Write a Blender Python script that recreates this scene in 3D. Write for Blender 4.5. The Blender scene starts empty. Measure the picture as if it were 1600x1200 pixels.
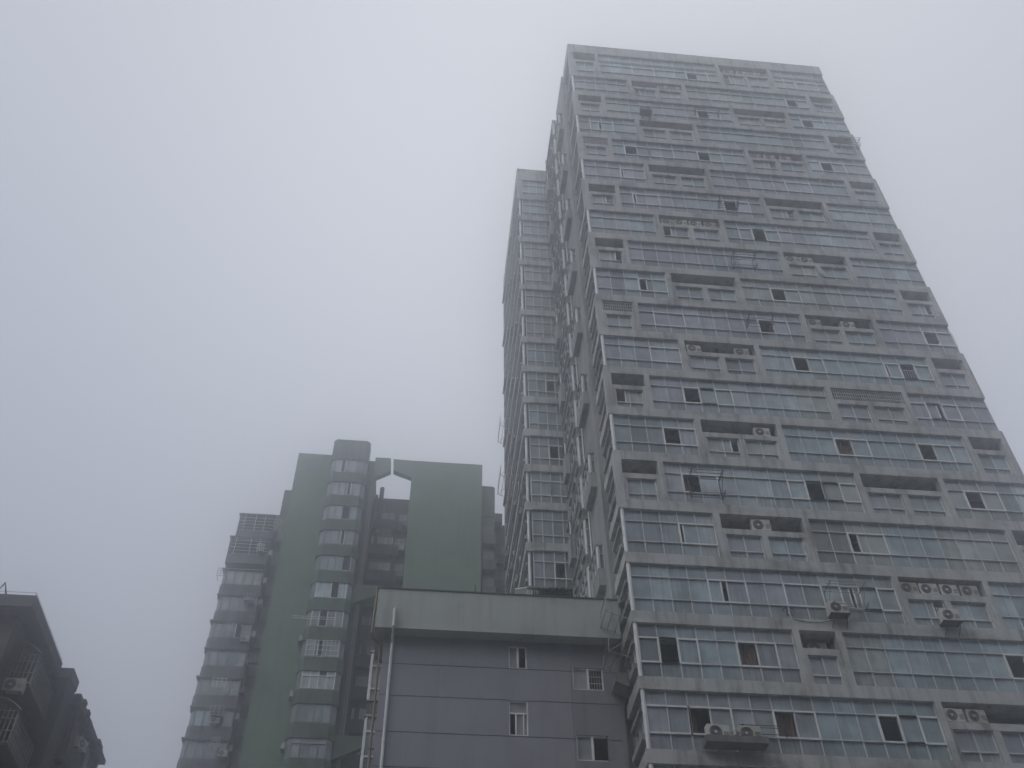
import bpy, math, random
from mathutils import Vector, Matrix
R = random.Random(7)
SC = bpy.context.scene
COL = SC.collection

# ------------------------------------------------------------------ camera
cam_d = bpy.data.cameras.new("camera"); cam = bpy.data.objects.new("camera", cam_d); COL.objects.link(cam)
F, PITCH, ROLL, YAW = 1584.0, .8156, -.0139, .1102
cp, sp = math.cos(PITCH), math.sin(PITCH)
fw, rt, up = Vector((0, cp, sp)), Vector((1, 0, 0)), Vector((0, -sp, cp))
r2 = rt * math.cos(ROLL) + up * math.sin(ROLL); u2 = up * math.cos(ROLL) - rt * math.sin(ROLL)
m = Matrix((r2, u2, -fw)).transposed()
m = Matrix.Rotation(-YAW, 3, 'Z') @ m
cam.matrix_world = m.to_4x4(); cam.location = (0, 0, 1.6)
cam_d.sensor_width = 36; cam_d.lens = 36 * F / 1600; cam_d.clip_end = 5000; cam_d.clip_start = .05
SC.camera = cam

# ------------------------------------------------------------------ world: overcast sky, brightest overhead
world = bpy.data.worlds.new("World"); SC.world = world; world.use_nodes = True
nt = world.node_tree; nt.nodes.clear()
tc = nt.nodes.new('ShaderNodeTexCoord'); sx = nt.nodes.new('ShaderNodeSeparateXYZ')
nt.links.new(tc.outputs['Generated'], sx.inputs[0])
ramp = nt.nodes.new('ShaderNodeValToRGB'); cr = ramp.color_ramp
cr.elements[0].position = 0.0; cr.elements[0].color = (.20, .215, .26, 1)
cr.elements[1].position = 1.0; cr.elements[1].color = (.70, .72, .77, 1)
for p, c in ((.30, (.36, .385, .455)), (.50, (.44, .466, .540)), (.72, (.525, .553, .632)), (.88, (.595, .62, .685))):
    e = cr.elements.new(p); e.color = (*c, 1)
bump_x = nt.nodes.new('ShaderNodeMath'); bump_x.operation = 'MULTIPLY_ADD'; bump_x.inputs[1].default_value = .17
nt.links.new(sx.outputs['X'], bump_x.inputs[0]); nt.links.new(sx.outputs['Z'], bump_x.inputs[2])
cn = nt.nodes.new('ShaderNodeTexNoise'); cn.inputs['Scale'].default_value = 1.6; cn.inputs['Detail'].default_value = 2
nt.links.new(tc.outputs['Generated'], cn.inputs['Vector'])
cadd = nt.nodes.new('ShaderNodeMath'); cadd.operation = 'MULTIPLY_ADD'; cadd.inputs[1].default_value = .06
nt.links.new(cn.outputs['Fac'], cadd.inputs[0]); nt.links.new(bump_x.outputs[0], cadd.inputs[2])
csub = nt.nodes.new('ShaderNodeMath'); csub.operation = 'SUBTRACT'; csub.inputs[1].default_value = .03
nt.links.new(cadd.outputs[0], csub.inputs[0]); nt.links.new(csub.outputs[0], ramp.inputs[0])
# a brighter patch where the sun stands behind the cloud
dot = nt.nodes.new('ShaderNodeVectorMath'); dot.operation = 'DOT_PRODUCT'; dot.inputs[1].default_value = (0.094, 0.546, 0.832)
nt.links.new(tc.outputs['Generated'], dot.inputs[0])
clampd = nt.nodes.new('ShaderNodeMath'); clampd.operation = 'MAXIMUM'; clampd.inputs[1].default_value = 0; nt.links.new(dot.outputs['Value'], clampd.inputs[0])
powd = nt.nodes.new('ShaderNodeMath'); powd.operation = 'POWER'; powd.inputs[1].default_value = 14; nt.links.new(clampd.outputs[0], powd.inputs[0])
glow = nt.nodes.new('ShaderNodeMix'); glow.data_type = 'RGBA'; glow.blend_type = 'ADD'; glow.inputs[7].default_value = (.165, .166, .168, 1)
nt.links.new(powd.outputs[0], glow.inputs[0]); nt.links.new(ramp.outputs[0], glow.inputs[6])
bg = nt.nodes.new('ShaderNodeBackground'); wo = nt.nodes.new('ShaderNodeOutputWorld')
nt.links.new(glow.outputs[2], bg.inputs[0]); nt.links.new(bg.outputs[0], wo.inputs[0])
bg.inputs[1].default_value = .945

# ------------------------------------------------------------------ sun diffused by the cloud, behind the camera
sd = bpy.data.lights.new("sun", 'SUN'); sd.energy = 1.5; sd.angle = math.radians(60); sd.color = (1, .985, .965)
sun = bpy.data.objects.new("sun", sd); COL.objects.link(sun)
sun.rotation_euler = (math.radians(44), 0, math.radians(-48)); sun.location = (0, 0, 150)

SC.view_settings.view_transform = 'Standard'; SC.view_settings.look = 'None'
SC.view_settings.exposure = 0; SC.view_settings.gamma = 1
SC.render.engine = 'CYCLES'
SC.cycles.use_denoising = True
SC.cycles.max_bounces = 8; SC.cycles.diffuse_bounces = 3; SC.cycles.glossy_bounces = 2
SC.cycles.transparent_max_bounces = 8; SC.cycles.volume_bounces = 3

# ------------------------------------------------------------------ materials
def nodes(name):
    mt = bpy.data.materials.new(name); mt.use_nodes = True
    t = mt.node_tree; b = t.nodes['Principled BSDF']
    return mt, t, b
def N(t, kind, **kw):
    n = t.nodes.new(kind)
    for k, v in kw.items(): n.inputs[k].default_value = v
    return n
def pos_map(t, scale):
    g = t.nodes.new('ShaderNodeNewGeometry'); mp = t.nodes.new('ShaderNodeMapping')
    mp.inputs['Scale'].default_value = scale; t.links.new(g.outputs['Position'], mp.inputs['Vector'])
    return mp.outputs['Vector']
def ramp_of(t, fac, stops):
    r = t.nodes.new('ShaderNodeValToRGB'); c = r.color_ramp
    c.elements[0].position, c.elements[0].color = stops[0][0], (*([stops[0][1]] * 3), 1)
    c.elements[1].position, c.elements[1].color = stops[-1][0], (*([stops[-1][1]] * 3), 1)
    for p, v in stops[1:-1]:
        e = c.elements.new(p); e.color = (v, v, v, 1)
    t.links.new(fac, r.inputs[0]); return r.outputs[0]
def weathered(name, col, streak=.45, blotch=.35, rough=.85, bump=.15, stain=(.35, .33, .28)):
    mt, t, b = nodes(name)
    n1 = N(t, 'ShaderNodeTexNoise', Scale=1.0, Detail=5.0, Roughness=.6); t.links.new(pos_map(t, (2.6, 2.6, .22)), n1.inputs['Vector'])
    n2 = N(t, 'ShaderNodeTexNoise', Scale=1.0, Detail=6.0, Roughness=.65); t.links.new(pos_map(t, (.55, .55, .7)), n2.inputs['Vector'])
    n3 = N(t, 'ShaderNodeTexNoise', Scale=22.0, Detail=4.0); t.links.new(pos_map(t, (1, 1, 1)), n3.inputs['Vector'])
    a = ramp_of(t, n1.outputs['Fac'], [(.30, 1 - streak), (.52, 1.0), (.75, 1 + .12 * streak)])
    c = ramp_of(t, n2.outputs['Fac'], [(.28, 1 - blotch), (.5, 1.0), (.78, 1 + .3 * blotch)])
    d = ramp_of(t, n3.outputs['Fac'], [(.2, .86), (.8, 1.1)])
    m1 = N(t, 'ShaderNodeMix'); m1.data_type = 'RGBA'; m1.blend_type = 'MULTIPLY'; m1.inputs[0].default_value = 1
    t.links.new(a, m1.inputs[6]); t.links.new(c, m1.inputs[7])
    m2 = N(t, 'ShaderNodeMix'); m2.data_type = 'RGBA'; m2.blend_type = 'MULTIPLY'; m2.inputs[0].default_value = 1
    t.links.new(m1.outputs[2], m2.inputs[6]); t.links.new(d, m2.inputs[7])
    m3 = N(t, 'ShaderNodeMix'); m3.data_type = 'RGBA'; m3.blend_type = 'MULTIPLY'; m3.inputs[0].default_value = 1
    m3.inputs[6].default_value = (*col, 1); t.links.new(m2.outputs[2], m3.inputs[7])
    # brown grime where blotches and streaks meet
    mul = t.nodes.new('ShaderNodeMath'); mul.operation = 'MULTIPLY'
    t.links.new(n1.outputs['Fac'], mul.inputs[0]); t.links.new(n2.outputs['Fac'], mul.inputs[1])
    g = ramp_of(t, mul.outputs[0], [(.10, .55), (.19, 0.0)])
    m4 = N(t, 'ShaderNodeMix'); m4.data_type = 'RGBA'
    m4.inputs[7].default_value = (*[x * s for x, s in zip(col, stain)], 1)
    t.links.new(g, m4.inputs[0]); t.links.new(m3.outputs[2], m4.inputs[6])
    t.links.new(m4.outputs[2], b.inputs['Base Color']); b.inputs['Roughness'].default_value = rough
    bp = N(t, 'ShaderNodeBump', Strength=bump, Distance=.02); t.links.new(n3.outputs['Fac'], bp.inputs['Height'])
    t.links.new(bp.outputs[0], b.inputs['Normal'])
    return mt
def plain(name, col, rough=.5, metal=0, var=.15, spec=.5):
    mt, t, b = nodes(name)
    n = N(t, 'ShaderNodeTexNoise', Scale=3.0, Detail=4.0); t.links.new(pos_map(t, (1, 1, .5)), n.inputs['Vector'])
    a = ramp_of(t, n.outputs['Fac'], [(.3, 1 - var), (.7, 1 + var)])
    mm = N(t, 'ShaderNodeMix'); mm.data_type = 'RGBA'; mm.blend_type = 'MULTIPLY'; mm.inputs[0].default_value = 1
    mm.inputs[6].default_value = (*col, 1); t.links.new(a, mm.inputs[7]); t.links.new(mm.outputs[2], b.inputs['Base Color'])
    b.inputs['Roughness'].default_value = rough; b.inputs['Metallic'].default_value = metal
    b.inputs['Specular IOR Level'].default_value = spec
    return mt
def glazing(name, coat=.45, gain=1.0):
    # a pane with a curtain close behind it: tint per pane (vertex colour), folds as vertical streaks, glassy coat
    mt, t, b = nodes(name)
    at = t.nodes.new('ShaderNodeAttribute'); at.attribute_name = 'tint'
    n1 = N(t, 'ShaderNodeTexNoise', Scale=1.0, Detail=3.0, Roughness=.55, Distortion=.4); t.links.new(pos_map(t, (8, 8, .35)), n1.inputs['Vector'])
    n2 = N(t, 'ShaderNodeTexNoise', Scale=1.0, Detail=3.0); t.links.new(pos_map(t, (1.3, 1.3, 1.6)), n2.inputs['Vector'])
    f1 = ramp_of(t, n1.outputs['Fac'], [(.30, .68), (.5, 1.0), (.72, 1.24)])
    f2 = ramp_of(t, n2.outputs['Fac'], [(.3, .78), (.7, 1.2)])
    fold = N(t, 'ShaderNodeMix'); fold.data_type = 'RGBA'; fold.inputs[6].default_value = (1, 1, 1, 1)
    t.links.new(at.outputs['Alpha'], fold.inputs[0]); t.links.new(f1, fold.inputs[7])
    m1 = N(t, 'ShaderNodeMix'); m1.data_type = 'RGBA'; m1.blend_type = 'MULTIPLY'; m1.inputs[0].default_value = 1
    t.links.new(at.outputs['Color'], m1.inputs[6]); t.links.new(fold.outputs[2], m1.inputs[7])
    m2 = N(t, 'ShaderNodeMix'); m2.data_type = 'RGBA'; m2.blend_type = 'MULTIPLY'; m2.inputs[0].default_value = 1
    t.links.new(m1.outputs[2], m2.inputs[6]); t.links.new(f2, m2.inputs[7])
    t.links.new(m2.outputs[2], b.inputs['Base Color'])
    b.inputs['Roughness'].default_value = .25; b.inputs['Specular IOR Level'].default_value = .3
    b.inputs['Coat Weight'].default_value = coat; b.inputs['Coat Roughness'].default_value = .04
    bp = N(t, 'ShaderNodeBump', Strength=.06, Distance=.05); t.links.new(n2.outputs['Fac'], bp.inputs['Height'])
    t.links.new(bp.outputs[0], b.inputs['Coat Normal'])
    return mt

M = {}
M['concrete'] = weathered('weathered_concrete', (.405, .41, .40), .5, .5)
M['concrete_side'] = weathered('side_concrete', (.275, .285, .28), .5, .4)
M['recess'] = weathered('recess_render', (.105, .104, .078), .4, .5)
M['dark'] = plain('dark_interior', (.022, .023, .027), .9)
M['pane'] = glazing('window_pane')
M['pane_far'] = glazing('old_window_pane', .3)
M['alu'] = plain('aluminium_frame', (.50, .51, .52), .4)
M['alu_dark'] = plain('dull_frame', (.16, .165, .175), .5)
M['white'] = plain('white_frame', (.62, .63, .63), .45)
M['ac'] = plain('ac_casing', (.47, .465, .44), .5)
M['ac_old'] = plain('yellowed_casing', (.34, .33, .295), .55)
M['black'] = plain('black_plastic', (.015, .015, .016), .5)
M['steel'] = plain('galvanised_steel', (.30, .31, .31), .45, .5)
M['rust'] = plain('dark_rusty_steel', (.045, .042, .04), .7, .2)
M['curtain'] = plain('brown_curtain', (.12, .078, .05), .9, var=.4)
M['cloth'] = plain('pale_cloth', (.42, .42, .42), .9)
M['tray'] = weathered('tray_concrete', (.16, .165, .15), .5, .4)
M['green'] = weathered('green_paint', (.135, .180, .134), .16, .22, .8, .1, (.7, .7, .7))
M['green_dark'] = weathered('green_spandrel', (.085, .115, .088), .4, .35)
M['old'] = weathered('old_grey_render', (.098, .102, .104), .45, .4)
M['bluegrey'] = weathered('blue_grey_paint', (.232, .241, .262), .14, .18, .8, .08, (.75, .75, .75))
M['bluegrey_shaded'] = weathered('shaded_grey_paint', (.19, .198, .212), .2, .25, .8, .08, (.7, .7, .7))  # wall paint beside the tower, with the corner shade put into its colour
M['fascia'] = weathered('fascia_paint', (.335, .36, .34), .22, .18, .8, .08, (.55, .55, .5))
M['seam'] = plain('dark_joint', (.05, .052, .06), .9)
M['pipe'] = plain('white_plastic_pipe', (.56, .57, .57), .4)
M['brown_pipe'] = plain('brown_pipe', (.15, .115, .06), .5)
M['soot'] = weathered('sooty_concrete', (.062, .064, .062), .5, .5, .9, .3)
M['soot_warm'] = weathered('sooty_brown_wall', (.092, .086, .075), .5, .5, .9, .3)
M['ivory'] = plain('rain_canopy', (.30, .29, .25), .5)
M['leaf'] = plain('dark_leaves', (.028, .045, .022), .6, var=.5)
M['asphalt'] = plain('pale_paving', (.20, .20, .195), .9)

# ------------------------------------------------------------------ mesh helpers
class MB:
    def __init__(s): s.v = []; s.f = []; s.mi = []; s.mats = []; s.col = []; s.tint = False
    def _m(s, k):
        if k not in s.mats: s.mats.append(k)
        return s.mats.index(k)
    def face(s, pts, k, tint=None):
        i = len(s.v); s.v += [tuple(p) for p in pts]; s.f.append(tuple(range(i, i + len(pts)))); s.mi.append(s._m(k))
        s.col.append(tint or (.3, .3, .3, 0)); s.tint = s.tint or tint is not None
    def box(s, x0, x1, y0, y1, z0, z1, k):
        if x0 > x1: x0, x1 = x1, x0
        if y0 > y1: y0, y1 = y1, y0
        if z0 > z1: z0, z1 = z1, z0
        i = len(s.v)
        s.v += [(x0, y0, z0), (x1, y0, z0), (x1, y1, z0), (x0, y1, z0), (x0, y0, z1), (x1, y0, z1), (x1, y1, z1), (x0, y1, z1)]
        for q in ((0, 3, 2, 1), (4, 5, 6, 7), (0, 1, 5, 4), (1, 2, 6, 5), (2, 3, 7, 6), (3, 0, 4, 7)):
            s.f.append(tuple(i + a for a in q)); s.mi.append(s._m(k)); s.col.append((.3, .3, .3, 0))
    def prism(s, poly, axis, a, b, k):
        # poly: 2-D outline in the two other axes, extruded along axis from a to b
        def P(p, w):
            return {0: (w, p[0], p[1]), 1: (p[0], w, p[1]), 2: (p[0], p[1], w)}[axis]
        n = len(poly); i = len(s.v)
        s.v += [P(p, a) for p in poly] + [P(p, b) for p in poly]
        s.f.append(tuple(i + j for j in range(n))); s.f.append(tuple(i + n + j for j in reversed(range(n))))
        for j in range(n): s.f.append((i + j, i + n + j, i + n + (j + 1) % n, i + (j + 1) % n))
        for _ in range(n + 2): s.mi.append(s._m(k)); s.col.append((.3, .3, .3, 0))
    def tube(s, pts, r, k, n=7):
        pts = [Vector(p) for p in pts]; i = len(s.v)
        for j, p in enumerate(pts):
            d = ((pts[min(j + 1, len(pts) - 1)] - pts[max(j - 1, 0)])).normalized()
            a = d.cross(Vector((0, 0, 1)) if abs(d.z) < .9 else Vector((1, 0, 0))).normalized(); b = d.cross(a)
            for q in range(n):
                t = 2 * math.pi * q / n
                s.v.append(tuple(p + a * (r * math.cos(t)) + b * (r * math.sin(t))))
        for j in range(len(pts) - 1):
            for q in range(n):
                s.f.append((i + j * n + q, i + j * n + (q + 1) % n, i + (j + 1) * n + (q + 1) % n, i + (j + 1) * n + q))
                s.mi.append(s._m(k)); s.col.append((.3, .3, .3, 0))
        for off, rev in ((0, False), ((len(pts) - 1) * n, True)):
            ring = [i + off + q for q in range(n)]
            s.f.append(tuple(reversed(ring)) if not rev else tuple(ring)); s.mi.append(s._m(k)); s.col.append((.3, .3, .3, 0))
    def build(s, name, parent=None, origin=None, bevel=0):
        me = bpy.data.meshes.new(name)
        o = Vector(origin) if origin is not None else Vector((0, 0, 0))
        me.from_pydata([tuple(Vector(p) - o) for p in s.v], [], s.f)
        for k in s.mats: me.materials.append(M[k])
        me.polygons.foreach_set('material_index', s.mi)
        if s.tint:
            ca = me.color_attributes.new('tint', 'FLOAT_COLOR', 'CORNER')
            arr = []
            for p, c in zip(me.polygons, s.col): arr += list(c) * p.loop_total
            ca.data.foreach_set('color', arr)
        me.update()
        ob = bpy.data.objects.new(name, me); COL.objects.link(ob); ob.location = o
        if parent is not None:
            ob.parent = parent
            # parents are all unrotated empties / unmoved meshes: cancel their offset
            off = Vector((0, 0, 0)); q = parent
            while q is not None: off += Vector(q.location); q = q.parent
            ob.location = o - off
        if bevel:
            b = ob.modifiers.new('bevel', 'BEVEL'); b.width = bevel; b.segments = 2; b.limit_method = 'ANGLE'
        return ob
def thing(name, label, cat, loc=(0, 0, 0), group=None):
    o = bpy.data.objects.new(name, None); COL.objects.link(o); o.location = loc; o.empty_display_size = .2
    o['label'] = label; o['category'] = cat
    if group: o['group'] = group
    return o
def tag(o, label, cat, group=None):
    o['label'] = label; o['category'] = cat
    if group: o['group'] = group
    return o
def dup(root, loc, rot, label, group=None, scale=1):
    r = root.copy(); COL.objects.link(r); r.location = loc; r.rotation_euler = rot; r['label'] = label
    r.scale = (scale,) * 3
    if group: r['group'] = group
    for ch in list(root.children):
        c = ch.copy(); COL.objects.link(c); c.parent = r
        for g in list(ch.children):
            d = g.copy(); COL.objects.link(d); d.parent = c
    return r

# ------------------------------------------------------------------ glazing in a wall plane
def front(y):                       # wall facing the camera side (-Y); u = x, d = outwards
    return lambda u, d, z: (u, y - d, z)
def left(x):                        # wall facing -X; u = y
    return lambda u, d, z: (x - d, u, z)
def right(x):                       # wall facing +X; u = y
    return lambda u, d, z: (x + d, u, z)
def pbox(mb, P, u0, u1, d0, d1, z0, z1, k):
    a, b = P(u0, d0, z0), P(u1, d1, z1)
    mb.box(a[0], b[0], a[1], b[1], a[2], b[2], k)
PAL = [(0.277, 0.338, 0.362), (0.292, 0.321, 0.358), (0.308, 0.337, 0.356), (0.273, 0.323, 0.33), (0.353, 0.403, 0.426), (0.296, 0.303, 0.343), (0.231, 0.27, 0.291), (0.301, 0.331, 0.326), (0.291, 0.351, 0.376), (0.294, 0.315, 0.348)]
def tints(n, rng, dark=1.0):
    out = []
    while len(out) < n:
        base = rng.choice(PAL); k = rng.randint(2, 5)
        for _ in range(k):
            j = rng.uniform(.86, 1.13) * dark
            if rng.random() < .1: j *= rng.choice((.62, 1.3))
            out.append((base[0] * j, base[1] * j, base[2] * j, rng.choice((.25, .45, .7, .9))))
    return out[:n]
def window(parent, P, u0, u1, zb, zt, rows, ncol, rng, openings=(), bw=.038, name='window', pane='pane', frame='alu', dark=1.0, sashes=True, flip=False):
    """rows: heights from the bottom.  openings: list of (u, width, kind) in the second row."""
    w = MB(); fr = MB(); extra = []
    tot = sum(rows); rows = [r * (zt - zb) / tot for r in rows]
    zs = [zb]
    for r in rows: zs.append(zs[-1] + r)
    cw = (u1 - u0) / ncol; us = [u0 + cw * i for i in range(ncol + 1)]
    tn = tints(ncol, rng, dark)
    mid = 1 if len(rows) > 1 else 0
    opened = {}
    for (uo, wd, kind) in openings:
        i = min(ncol - 1, max(0, int((uo - u0) / cw))); opened[i] = (uo, wd, kind)
    for i in range(ncol):
        for j in range(len(rows)):
            a0, a1, b0, b1 = us[i], us[i + 1], zs[j], zs[j + 1]
            c = tn[i]
            f = {0: .82}.get(j, 1.0) if len(rows) > 1 else 1.0
            f *= rng.uniform(.93, 1.07)
            cc = (c[0] * f, c[1] * f, c[2] * f, min(1, c[3] + (.3 if j == 0 else 0)))
            spans = [(a0, a1)]
            if j == mid and i in opened:
                uo, wd, kind = opened[i]
                h0 = max(a0, min(uo - wd / 2, a1 - wd)); h1 = min(a1, h0 + wd)
                if h0 - a0 < .12: h0 = a0
                if a1 - h1 < .12: h1 = a1
                spans = [s for s in ((a0, h0), (h1, a1)) if s[1] - s[0] > .02]
                if kind in ('curtain', 'side'):
                    extra.append((h0, h1, b0, b1, kind))
                if kind == 'bars': 
                    for q in range(6): pbox(fr, P, h0 + (h1 - h0) * (q + .5) / 6 - .012, h0 + (h1 - h0) * (q + .5) / 6 + .012, .0, .02, b0, b0 + .62 * (b1 - b0), 'alu')
                    pbox(fr, P, h0, h1, .0, .02, b0 + .62 * (b1 - b0), b0 + .66 * (b1 - b0), 'alu')
                pbox(fr, P, h0, h1, -.03, .03, b0, b0 + .07, 'white')
                pbox(fr, P, h0 - .035, h0 + .02, -.03, .05, b0 + .07, b1, 'white')
                pbox(fr, P, h1 - .02, h1 + .035, -.03, .05, b0 + .07, b1, 'white')
            for (s0, s1) in spans:
                w.face([P(s0, 0, b0), P(s1, 0, b0), P(s1, 0, b1), P(s0, 0, b1)] if not flip else [P(s1, 0, b0), P(s0, 0, b0), P(s0, 0, b1), P(s1, 0, b1)], pane, cc)
    h = bw / 2
    for i in range(ncol + 1):
        e = us[i]; lo, hi = (e, e + bw) if i == 0 else ((e - bw, e) if i == ncol else (e - h, e + h))
        pbox(fr, P, lo, hi, -.05, .060, zs[0], zs[-1], frame)
    for j in range(1, len(rows)):
        # rails, butted between the mullions and a little behind their faces
        pbox(fr, P, us[0] + bw, us[-1] - bw, -.05, .078, zs[j] - h, zs[j] + h, frame)
    if sashes and ncol >= 3:
        for i in range(ncol - 1):      # white operable sash pairs
            if i in opened or (rng.random() < .045):
                a0, a1, b0, b1 = us[i], us[min(ncol, i + 2)], zs[mid], zs[mid + 1]
                for (p, q, r, s) in ((a0, a1, b0 - .03, b0 + .045), (a0, a1, b1 - .045, b1 + .03)):
                    pbox(fr, P, p + .05, q - .05, .046, .082, r, s, 'white')
                pbox(fr, P, a0 - .03, a0 + .04, .046, .086, b0 - .03, b1 + .03, 'white')
                pbox(fr, P, a1 - .04, a1 + .03, .046, .086, b0 - .03, b1 + .03, 'white')
    o = w.build(name, parent); fr.build('frame', o)
    for (h0, h1, b0, b1, kind) in extra:
        cmb = MB(); nn = 12
        lo, hi = (h0, h1) if kind == 'curtain' else (h0, h0 + .35 * (h1 - h0))
        for q in range(nn):
            ua, ub = lo + (hi - lo) * q / nn, lo + (hi - lo) * (q + 1) / nn
            da, db = -.16 - .04 * math.sin(q * 2.1), -.16 - .04 * math.sin((q + 1) * 2.1)
            cmb.face([P(ua, da, b0), P(ub, db, b0), P(ub, db, b1), P(ua, da, b1)], 'curtain')
        cmb.build('curtain', o)
    return o

# ------------------------------------------------------------------ ground
g = MB(); g.box(-49, 69, -33, 95, -.5, 0, 'asphalt'); go = g.build('ground'); go['kind'] = 'structure'

# ------------------------------------------------------------------ unseen block added behind the viewpoint to shade low floors and fill reflections
b_ = MB(); b_.box(-45, 62, -30, -13, 0, 52, 'old')
for fl_ in range(17):
    for i_ in range(30): b_.box(-43 + i_ * 3.5, -41.2 + i_ * 3.5, -13, -12.95, 1.2 + fl_ * 3, 2.7 + fl_ * 3, 'dark')
added_shade_block = MB.build(b_, 'added_shade_block'); added_shade_block['kind'] = 'structure'

# ------------------------------------------------------------------ main tower
YF, XL, XR = 34.62, 8.60, 29.04
ZT = lambda n: 78.96 - 3.0 * n
tower = thing('residential_tower', 'tallest grey concrete tower, glazed on every floor, its top fading into fog', 'tower', (18.8, 40, 0))
PF = front(YF + .17)
OPEN = [(18.28, 1), (25.39, 2), (18.28, 3), (26.02, 3), (12.24, 5), (17.26, 5), (25.96, 5), (18.1, 7), (19.35, 8), (19.38, 10),
        (18.01, 11), (19.39, 12), (12.92, 13), (11.49, 14), (27.51, 11), (18.02, 15), (25.96, 15), (12.15, 15, 'side'), (24.56, 14, 'side'),
        (9.9, 18), (13.01, 18, 'curtain'), (10.74, 19, 'side'), (14.04, 19, 'curtain'), (24.42, 18), (18.24, 19), (20.19, 14, 'curtain'),
        (10.31, 4, 'slit'), (11.31, 6, 'slit'), (11.91, 7, 'slit'), (11.44, 10, 'half'), (24.18, 12, 'slit'), (25.53, 12, 'bars'), (26.24, 13, 'slit'),
        (19.18, 16, 'half'), (11.31, 16, 'slit'), (12.78, 17, 'slit'), (18.41, 17, 'slit')]
def opens_for(n, a, b):
    out = []
    for e in OPEN:
        if e[1] == n and a < e[0] < b:
            k = e[2] if len(e) > 2 else 'full'
            out.append((e[0], {'slit': .18, 'half': .45}.get(k, .8), k))
    return out
def layout(n):
    """glass strips, bays (x0, x1, number of windows) and piers of floor n"""
    if n % 2:
        if n >= 17: return [(XL + .2, 20.39), (24.75, XR - .04)], [(20.65, 24.49, 2)], [(20.39, 20.65), (24.49, 24.75)]
        return [(10.95, 20.26), (24.70, XR - .04)], [(8.95, 10.68, 1), (20.54, 24.44, 2)], [(XL, 8.95), (10.68, 10.95), (20.26, 20.54), (24.44, 24.70)]
    if n >= 18: return [(XL + .2, 15.28), (17.40, 26.72)], [(15.56, 17.12, 1), (27.0, 28.78, 1)], [(15.28, 15.56), (17.12, 17.40), (26.72, 27.0), (28.78, XR)]
    return [(XL + .2, 12.89), (17.33, 26.72)], [(13.19, 17.04, 2), (27.0, 28.78, 1)], [(12.89, 13.19), (17.04, 17.33), (26.72, 27.0), (28.78, XR)]
GRILLE = {(5, 0), (11, 0), (13, 1)}           # recesses closed by a steel grille
BARS = {(7, 14.7), (7, 16.2)}
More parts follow.
